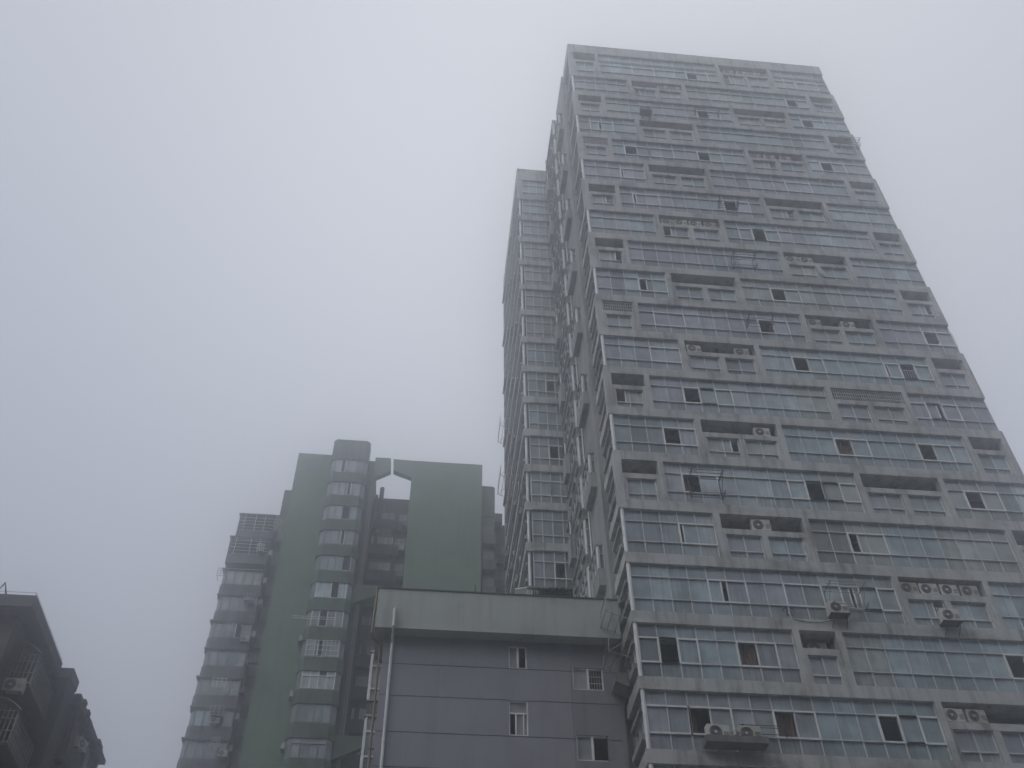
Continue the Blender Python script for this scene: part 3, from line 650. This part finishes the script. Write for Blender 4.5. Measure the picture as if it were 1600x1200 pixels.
# caged balconies on the near flank
for k in range(6):
    z = 25.25 - 2.75 * k
    c = MB(); c.box(-17.95, -16.9, 42.1, 45.3, z - .12, z, 'soot'); c.box(-17.95, -17.2, 43.5, 45.3, z, z + .8, 'soot_warm'); o = c.build('caged_balcony', old)
    cn_ = MB(); pts = []
    for i in range(9):
        a = i / 8; pts.append((-17.95 + 1.15 * a, z + 2.05 - .55 * a * a))
    for i in range(8):
        (xa_, za), (xb_, zb_) = pts[i], pts[i + 1]
        cn_.face([(xa_, 42.0, za), (xb_, 42.0, zb_), (xb_, 45.4, zb_), (xa_, 45.4, za)], 'ivory')
        cn_.face([(xa_, 42.0, za - .05), (xa_, 45.4, za - .05), (xb_, 45.4, zb_ - .05), (xb_, 42.0, zb_ - .05)], 'ivory')
        cn_.face([(xa_, 42.0, za - .05), (xb_, 42.0, zb_ - .05), (xb_, 42.0, zb_), (xa_, 42.0, za)], 'ivory')
    cn_.build('canopy', o)
    g_ = MB()
    for i in range(6):
        x = -17.9 + i * .195; g_.box(x - .012, x + .012, 42.12, 42.145, z, z + 1.75 - .4 * (i / 5) ** 2, 'steel')
    for q in (.05, .55, 1.1, 1.45): g_.box(-17.9, -16.93, 42.1, 42.12, z + q, z + q + .025, 'steel')
    for i in range(22):
        y = 42.15 + i * .145; g_.box(-16.945, -16.925, y - .01, y + .01, z, z + 1.45, 'steel')
    for q in range(8): g_.box(-16.925, -16.91, 42.12, 45.3, z + .02 + q * .2, z + .04 + q * .2, 'steel')
    g_.build('cage', o)
# dark balconies and eaves down the far flank
for k in range(5):
    z = 24.7 - 2.75 * k; rg = random.Random(40 + k)
    c = MB(); c.box(-16.58, -16.22, 47.4, 53.0, z - .15, z + .75, 'soot'); c.box(-16.58, -16.12, 47.0, 53.2, z + 2.3, z + 2.42, 'soot')
    for y in (47.4, 50.3, 52.7): c.box(-16.45, -16.27, y, y + .2, z + .75, z + 2.3, 'soot_warm')
    o = c.build('flank_balcony', old)
    window(o, right(-16.5), 47.6, 53.0, z + .75, z + 2.3, [1], 5, rg, (), .07, 'balcony_window', 'pane_far', 'alu_dark', .5, False, True)
b = MB(); b.box(-16.58, -16.2, 46.9, 53.3, 27.3, 27.5, 'soot')
for i in range(14):
    y = 46.6 + i * .5; b.box(-16.4, -16.1 + R.uniform(-.12, .12), y, y + .42, 27.18 + R.uniform(-.05, .05), 27.38, 'soot')
b.build('broken_eave', old)
b = MB()
for (p_, q_) in (((-34, 40.1, 28.62), (-17.25, 40.1, 28.62)), ((-17.25, 40.1, 28.62), (-17.22, 45.6, 28.6))): b.tube([p_, q_], .010, 'rust', 5)
for p_ in ((-17.25, 40.1), (-19.1, 40.1), (-17.23, 43), (-17.22, 45.6)): b.tube([(*p_, 28.4), (*p_, 28.63)], .012, 'rust', 5)
b.build('roof_wire', old)
b = MB(); b.tube([(-19.0, 40.05, 28.4), (-18.75, 40.05, 29.05), (-18.5, 40.05, 28.4)], .05, 'rust', 6); tag(b.build('roof_hook'), 'dark bent iron loop standing on the roof slab edge of the old building', 'iron loop')

# ------------------------------------------------------------------ air conditioners
def make_ac(name, label, case, grp):
    t = thing(name, label, 'air conditioner', (0, 0, 0), grp)
    c = MB(); c.box(-.40, .40, -.15, .15, 0, .56, case); co = c.build('casing', t, bevel=.015)
    f = MB(); n = 20
    ring = [(math.cos(2 * math.pi * i / n), math.sin(2 * math.pi * i / n)) for i in range(n)]
    f.prism([(-.12 + .225 * x, .28 + .225 * z) for x, z in ring], 1, -.158, -.151, 'black')
    f.build('fan_opening', t)
    h = MB(); h.prism([(-.12 + .06 * x, .28 + .06 * z) for x, z in ring[::2]], 1, -.172, -.159, case)
    for rr in (.12, .18, .225):
        pts = [(-.12 + rr * x, -.166, .28 + rr * z) for x, z in ring] ; h.tube(pts + [pts[0]], .006, 'steel', 4)
    h.build('fan_guard', t)
    s = MB()
    for i in range(5): s.box(.17, .36, -.156, -.151, .12 + i * .045, .135 + i * .045, 'black')
    s.build('vent_slots', t)
    for x in (-.3, .3): s = MB(); s.box(x - .03, x + .03, -.13, .13, -.05, 0, 'black'); s.build('foot', t)
    return t
AC = [  # x, floor, y inside the recess, label, old?
 (21.28, 1, 'leftmost of four small air conditioners in the recess just under the tower roof edge'),
 (22.32, 1, 'second from left of four small air conditioners in the recess under the tower roof edge'),
 (23.2, 1, 'third from left of four small air conditioners in the recess under the tower roof edge'),
 (24.05, 1, 'rightmost of four small air conditioners in the recess under the tower roof edge'),
 (15.6, 2, 'left of two small air conditioners in the second-floor-from-top recess'),
 (16.5, 2, 'right of two small air conditioners in the second-floor-from-top recess'),
 (21.06, 5, 'left one of three air conditioners in the fifth-floor-from-top recess near the right edge'),
 (22.05, 5, 'middle one of three air conditioners in the fifth-floor-from-top recess near the right edge'),
 (23.17, 5, 'right one of three air conditioners in the fifth-floor-from-top recess near the right edge'),
 (13.75, 8, 'leftmost of four pale air conditioners in the eighth-floor-from-top recess'),
 (14.6, 8, 'second from left of four pale air conditioners in the eighth-floor-from-top recess'),
 (15.5, 8, 'third from left of four pale air conditioners in the eighth-floor-from-top recess'),
 (16.45, 8, 'rightmost of four pale air conditioners in the eighth-floor-from-top recess'),
 (21.08, 9, 'left air conditioner of the pair in the recess above the hanging white cloth'),
 (21.95, 9, 'right air conditioner of the pair in the recess above the hanging white cloth'),
 (21.05, 11, 'left air conditioner in the two-window recess to the right of the dark low rack'),
 (23.02, 11, 'right air conditioner in the two-window recess to the right of the dark low rack'),
 (13.7, 12, 'left, lower-set air conditioner in the twelfth-floor-from-top recess'),
 (16.34, 12, 'right air conditioner with its round fan facing out, twelfth floor from the top'),
 (16.3, 14, 'single pale air conditioner, right end of the fourteenth-floor-from-top recess'),
 (15.1, 16, 'large single air conditioner in the middle of a dark recess, lower left tower'),
 (21.1, 17, 'leftmost of four big white air conditioners lined up in the low recess at the right'),
 (22.0, 17, 'second from left of four big white air conditioners in the low right recess'),
 (22.92, 17, 'third from left of four big white air conditioners in the low right recess'),
 (23.85, 17, 'rightmost of four big white air conditioners lined up in the low recess at the right'),
 (16.45, 18, 'air conditioner deep in the small dark single-window recess'),
 (21.12, 19, 'left of two white air conditioners with round fans in the lowest recess at the right'),
 (22.02, 19, 'right of two white air conditioners with round fans in the lowest recess at the right'),
]
GA = 'air conditioners in the recesses of the main tower'
proto = {}
for i, (x, n, lab) in enumerate(AC):
    zl = ZT(n) - .81 if n > 1 else 76.96 - 1.15
    case = 'ac' if i % 3 else 'ac_old'
    dz = .05 if n not in (18,) else .05
    loc = (x, YF + (.28 if n != 18 else .7), zl + dz); rz = (0, 0, R.uniform(-.06, .06))
    if case not in proto:
        proto[case] = make_ac('air_conditioner', lab, case, GA); o = proto[case]; o.location = loc; o.rotation_euler = rz
    else: o = dup(proto[case], loc, rz, lab, GA)
    if n == 16: o.scale = (1.1, 1, 1.15)
def bracketed(x, z, lab, y=YF - .28):
    o = dup(proto['ac'], (x, y, z), (0, 0, 0), lab, 'air conditioners on brackets outside the facade')
    b = MB()
    for s in (-.3, .3):
        b.tube([(s, -.2, -.06), (s, .27, -.06)], .022, 'rust', 5); b.tube([(s, -.2, -.06), (s, .27, -.5)], .02, 'rust', 5)
    b.box(-.42, .42, -.2, .27, -.05, -.02, 'rust')
    bo = b.build('bracket', None); bo.parent = o; bo.location = (0, 0, 0)
    return o
bracketed(17.36, ZT(17) - 2.35, 'air conditioner on a dark bracket below the large grey drying rack')
bracketed(22.18, ZT(17) - 2.45, 'air conditioner on a dark bracket below the four lined-up units')
t = bracketed(13.71, ZT(3) - 2.35, 'dark air conditioner on a bracket high on the left of the tower, near the top')
for c in t.children:
    if c.name.startswith('casing'):
        c.data = c.data.copy(); c.data.materials[0] = M['rust']
tr = MB()
xa0, xb0, zt0 = 10.75, 13.1, ZT(19) - 2.28
tr.box(xa0, xb0, YF - .62, YF - .003, zt0 - .10, zt0, 'tray'); tr.box(xa0, xb0, YF - .62, YF - .55, zt0, zt0 + .16, 'tray'); tr.box(xa0, xa0 + .07, YF - .55, YF - .003, zt0, zt0 + .16, 'tray'); tr.box(xb0 - .07, xb0, YF - .55, YF - .003, zt0, zt0 + .16, 'tray')
tag(tr.build('concrete_tray'), 'dark stained concrete tray carrying two air conditioners at the bottom of the tower', 'tray')
GB = 'two air conditioners on the concrete tray'
dup(proto['ac'], (11.3, YF - .3, zt0 + .055), (0, 0, .1), 'left air conditioner on the dark stained concrete tray', GB, 1.08)
dup(proto['ac_old'], (12.5, YF - .3, zt0 + .055), (0, 0, -.05), 'right air conditioner on the dark stained concrete tray', GB, 1.08)
# two-metre drips of plants on the tray
lv = MB()
for i in range(60):
    c = Vector((R.uniform(11.7, 12.1), YF - .45 + R.uniform(-.1, .1), zt0 + .05 + R.random() * .35)); a = R.uniform(0, 6.28); s = R.uniform(.03, .07)
    lv.face([c - Vector((math.cos(a), 0, math.sin(a))) * s, c + Vector((.3, .3, .2)) * s, c + Vector((math.cos(a), .2, math.sin(a))) * s, c - Vector((.3, -.3, .4)) * s], 'leaf')
tag(lv.build('tray_plant'), 'small dark plant between the two air conditioners on the tray', 'plant')

# left flank tray with box, racks
fl = MB(); fl.prism([(8.56, 22.9), (8.56, 23.5), (8.02, 23.5), (8.02, 23.1)], 1, 36.1, 37.0, 'tray'); tag(fl.build('flank_tray'), 'small concrete tray jutting from the tower flank beside the low building', 'tray')

# ------------------------------------------------------------------ drying racks
def rack(x, z, w, h, depth, bars, mat, lab, y=YF - .02):
    t = thing('drying_rack', lab, 'drying rack', (x, y, z), 'clothes racks fixed outside the facade')
    for sg in (-1, 1):
        b = MB(); e = x + sg * w / 2
        b.box(e - .025, e + .025, y - .01, y + .015, z - h / 2 - .06, z + h / 2 + .06, mat)
        b.tube([(e, y, z + h / 2), (e, y - depth, z + h / 2 + .04)], .02, mat, 5)
        b.tube([(e, y, z - h / 2), (e, y - depth * .8, z - h / 2 + .03)], .02, mat, 5)
        b.tube([(e, y, z - h / 2), (e, y - depth * .95, z + h / 2)], .014, mat, 5)
        b.build('bracket', t)
    for i in range(bars):
        f = (i + .6) / bars
        r = MB(); r.tube([(x - w / 2 - .14, y - depth * f, z + h / 2 + .04 * f), (x + w / 2 + .14, y - depth * f, z + h / 2 + .04 * f)], .016, mat, 5); r.build('rail', t)
        if i < bars - 1:
            r = MB(); r.tube([(x - w / 2 - .1, y - depth * .8 * f, z - h / 2 + .03 * f), (x + w / 2 + .1, y - depth * .8 * f, z - h / 2 + .03 * f)], .016, mat, 5); r.build('rail', t)
    return t
rack(17.75, ZT(9) - 1.75, 1.3, .9, .7, 4, 'rust', 'dark drying rack with thin bars on the ninth floor from the top')
rack(17.62, ZT(11) - 1.4, 1.35, .35, .75, 3, 'rust', 'low black rack under a dark open window, mid-height on the tower')
rack(12.75, ZT(15) - 1.65, 1.45, 1.1, .8, 4, 'rust', 'rusty drying rack beside a brown curtained window, lower left of the tower')
rack(17.85, ZT(17) - 1.55, 1.5, .9, .9, 5, 'steel', 'large grey drying rack above a bracketed air conditioner')
rack(17.85, ZT(7) - 1.55, 1.2, .4, .6, 3, 'rust', 'thin dark rack on the seventh floor from the top')
rack(28.15, ZT(4) - 1.4, 1.4, .5, .7, 4, 'rust', 'dark drying rack at the upper right corner of the tower')
rack(18.3, ZT(3) - 1.45, 1.7, .4, .5, 3, 'rust', 'wide thin rack on the third floor from the top')
rack(13.2, ZT(19) - 1.62, 1.7, .25, .25, 2, 'rust', 'thin dark rail rack right of the concrete tray, under the brown curtain')
def flank_rack(x, y0, y1, z, reach, h, lab, mat='steel'):
    t = thing('drying_rack', lab, 'drying rack', (x, y0, z), 'clothes racks on the tower flanks')
    for y in (y0, y1):
        b = MB(); b.tube([(x, y, z), (x - reach, y, z + h * .3)], .02, mat, 5); b.tube([(x, y, z + h), (x - reach, y, z + h * .3)], .018, mat, 5); b.tube([(x - reach, y, z + h * .3), (x - reach * .95, y, z + h)], .018, mat, 5)
        b.build('bracket', t)
    r = MB()
    for q in (.35, .7, 1.0): r.tube([(x - reach * q, y0 - .1, z + h * .3 * q), (x - reach * q, y1 + .1, z + h * .3 * q)], .016, mat, 5)
    r.tube([(x - reach * .95, y0, z + h), (x - reach * .95, y1, z + h)], .016, mat, 5)
    r.build('rail', t)
flank_rack(5.66, 52.6, 54.4, 53.0, .75, 1.3, 'upper wire drying rack on the left side of the set-back tower')
flank_rack(5.66, 52.0, 54.0, 47.6, .8, 1.3, 'lower wire drying rack on the left side of the set-back tower')
flank_rack(8.58, 35.2, 36.4, 25.5, .9, 1.0, 'grey drying rack on the tower side at the end of the pale fascia')
flank_rack(8.58, 35.3, 36.6, 23.7, .9, .9, 'pale drying rack on the tower side above the small tray')

# telephone sign stuck inside a low pane of the window wall
M['sign'] = plain('faded_sign_paint', (.045, .055, .065), .4)
ph = MB(); zc, xc, yy = ZT(17) - 2.02, 15.42, YF + .165
def arc(rx, rz, a0, a1, n): return [(xc + rx * math.cos(a0 + (a1 - a0) * i / n), zc + rz * math.sin(a0 + (a1 - a0) * i / n)) for i in range(n + 1)]
out, inn = arc(.30, .16, math.pi, 0, 8), arc(.20, .07, math.pi, 0, 8)
for i in range(8): ph.face([(out[i][0], yy, out[i][1] + .08), (inn[i][0], yy, inn[i][1] + .08), (inn[i + 1][0], yy, inn[i + 1][1] + .08), (out[i + 1][0], yy, out[i + 1][1] + .08)], 'sign')
for x in (-.25, .25): ph.face([(xc + x - .06, yy, zc - .02), (xc + x + .06, yy, zc - .02), (xc + x + .05, yy, zc + .08), (xc + x - .05, yy, zc + .08)], 'sign')
bo, bi_ = [(-.10, .12), (.10, .12), (.20, -.22), (-.20, -.22)], arc(.09, .09, 0, 2 * math.pi, 12)[:-1]
ob_ = [(xc + x, zc + z) for x, z in bo]
def edge(a):
    # point of the trapezoid outline in direction a from the dial centre
    for t_ in range(200):
        rr = .002 * t_; x, z = rr * math.cos(a), -.06 + rr * math.sin(a)
        hw = .10 + (.12 - z) / .34 * .10
        if z > .12 or z < -.22 or abs(x) > hw: return (xc + x, zc + z)
    return (xc, zc)
for i in range(24):
    a0, a1 = 2 * math.pi * i / 24, 2 * math.pi * (i + 1) / 24
    p0, p1 = edge(a0), edge(a1); q0 = (xc + .08 * math.cos(a0), zc - .06 + .08 * math.sin(a0)); q1 = (xc + .08 * math.cos(a1), zc - .06 + .08 * math.sin(a1))
    ph.face([(p0[0], yy, p0[1]), (q0[0], yy, q0[1]), (q1[0], yy, q1[1]), (p1[0], yy, p1[1])], 'sign')
ph.build('telephone_sign', tower)
# a cloth hanging out and a loose cable
c = MB()
for i in range(6):
    a0, a1 = i / 6, (i + 1) / 6
    c.face([(22.25 + .22 * a0, YF - .05 - .02 * math.sin(5 * a0), ZT(9) - .95 - .05 * a0), (22.25 + .22 * a1, YF - .05 - .02 * math.sin(5 * a1), ZT(9) - .95 - .05 * a1), (22.35 + .4 * a1, YF - .12, ZT(9) - 2.05 - .12 * a1), (22.35 + .4 * a0, YF - .12, ZT(9) - 2.05 - .12 * a0)], 'cloth')
tag(c.build('hanging_cloth'), 'pale cloth hanging out between two windows near the right of the tower', 'cloth')
c = MB(); c.tube([(15.45, YF - .02, ZT(17) - 2.5), (16.0, YF - .03, ZT(17) - 2.62), (16.6, YF - .03, ZT(17) - 2.6), (17.2, YF - .1, ZT(17) - 2.5)], .015, 'black', 5)
tag(c.build('loose_cable'), 'black cable sagging across the concrete band to the bracketed air conditioner', 'cable')

# air conditioners on the far green block and the old building
GC = 'air conditioners on the green block'
for (x, y, z, lab) in ((-13.95, 73.12, 47.2, 'white round-fan air conditioner on the left balcony stack of the green block'),
                       (-14.9, 73.05, 40.0, 'half white air conditioner under a balcony window, low on the green block'),
                       (-13.8, 73.05, 37.4, 'pale air conditioner on the lowest visible left balcony of the green block'),
                       (-9.62, 73.5, 47.6, 'small air conditioner beside the balcony stack, mid-height on the green wall'),
                       (-9.62, 73.5, 42.6, 'thin white air conditioner beside the balconies, lower on the green wall'),
                       (-9.62, 73.5, 38.3, 'lowest air conditioner beside the balcony stack on the green wall')):
    dup(proto['ac_old'], (x, y, z), (0, 0, math.radians(-80) if y == 73.5 else 0), lab, GC, .85)
dup(proto['ac_old'], (-17.45, 42.0, 24.75), (0, 0, 0), 'grey air conditioner under the top caged balcony of the dark old building', 'air conditioners on the old building', 1.1)
dup(proto['ac_old'], (-16.05, 48.6, 25.5), (0, 0, math.radians(70)), 'pale air conditioner in the dark flank balcony of the old building', 'air conditioners on the old building', .95)

# ------------------------------------------------------------------ haze: one closed box of even, pale fog
hz = MB(); hz.box(-50, 70, -34, 96, -1.5, 79.5, 'asphalt'); ho = hz.build('haze'); ho['kind'] = 'stuff'
ho.data.materials.clear()
hm = bpy.data.materials.new('haze'); hm.use_nodes = True; t = hm.node_tree; t.nodes.clear()
out = t.nodes.new('ShaderNodeOutputMaterial'); pv = t.nodes.new('ShaderNodeVolumePrincipled')
pv.inputs['Color'].default_value = (.93, .95, .98, 1); pv.inputs['Density'].default_value = .0078; pv.inputs['Anisotropy'].default_value = .93
t.links.new(pv.outputs[0], out.inputs['Volume']); ho.data.materials.append(hm)
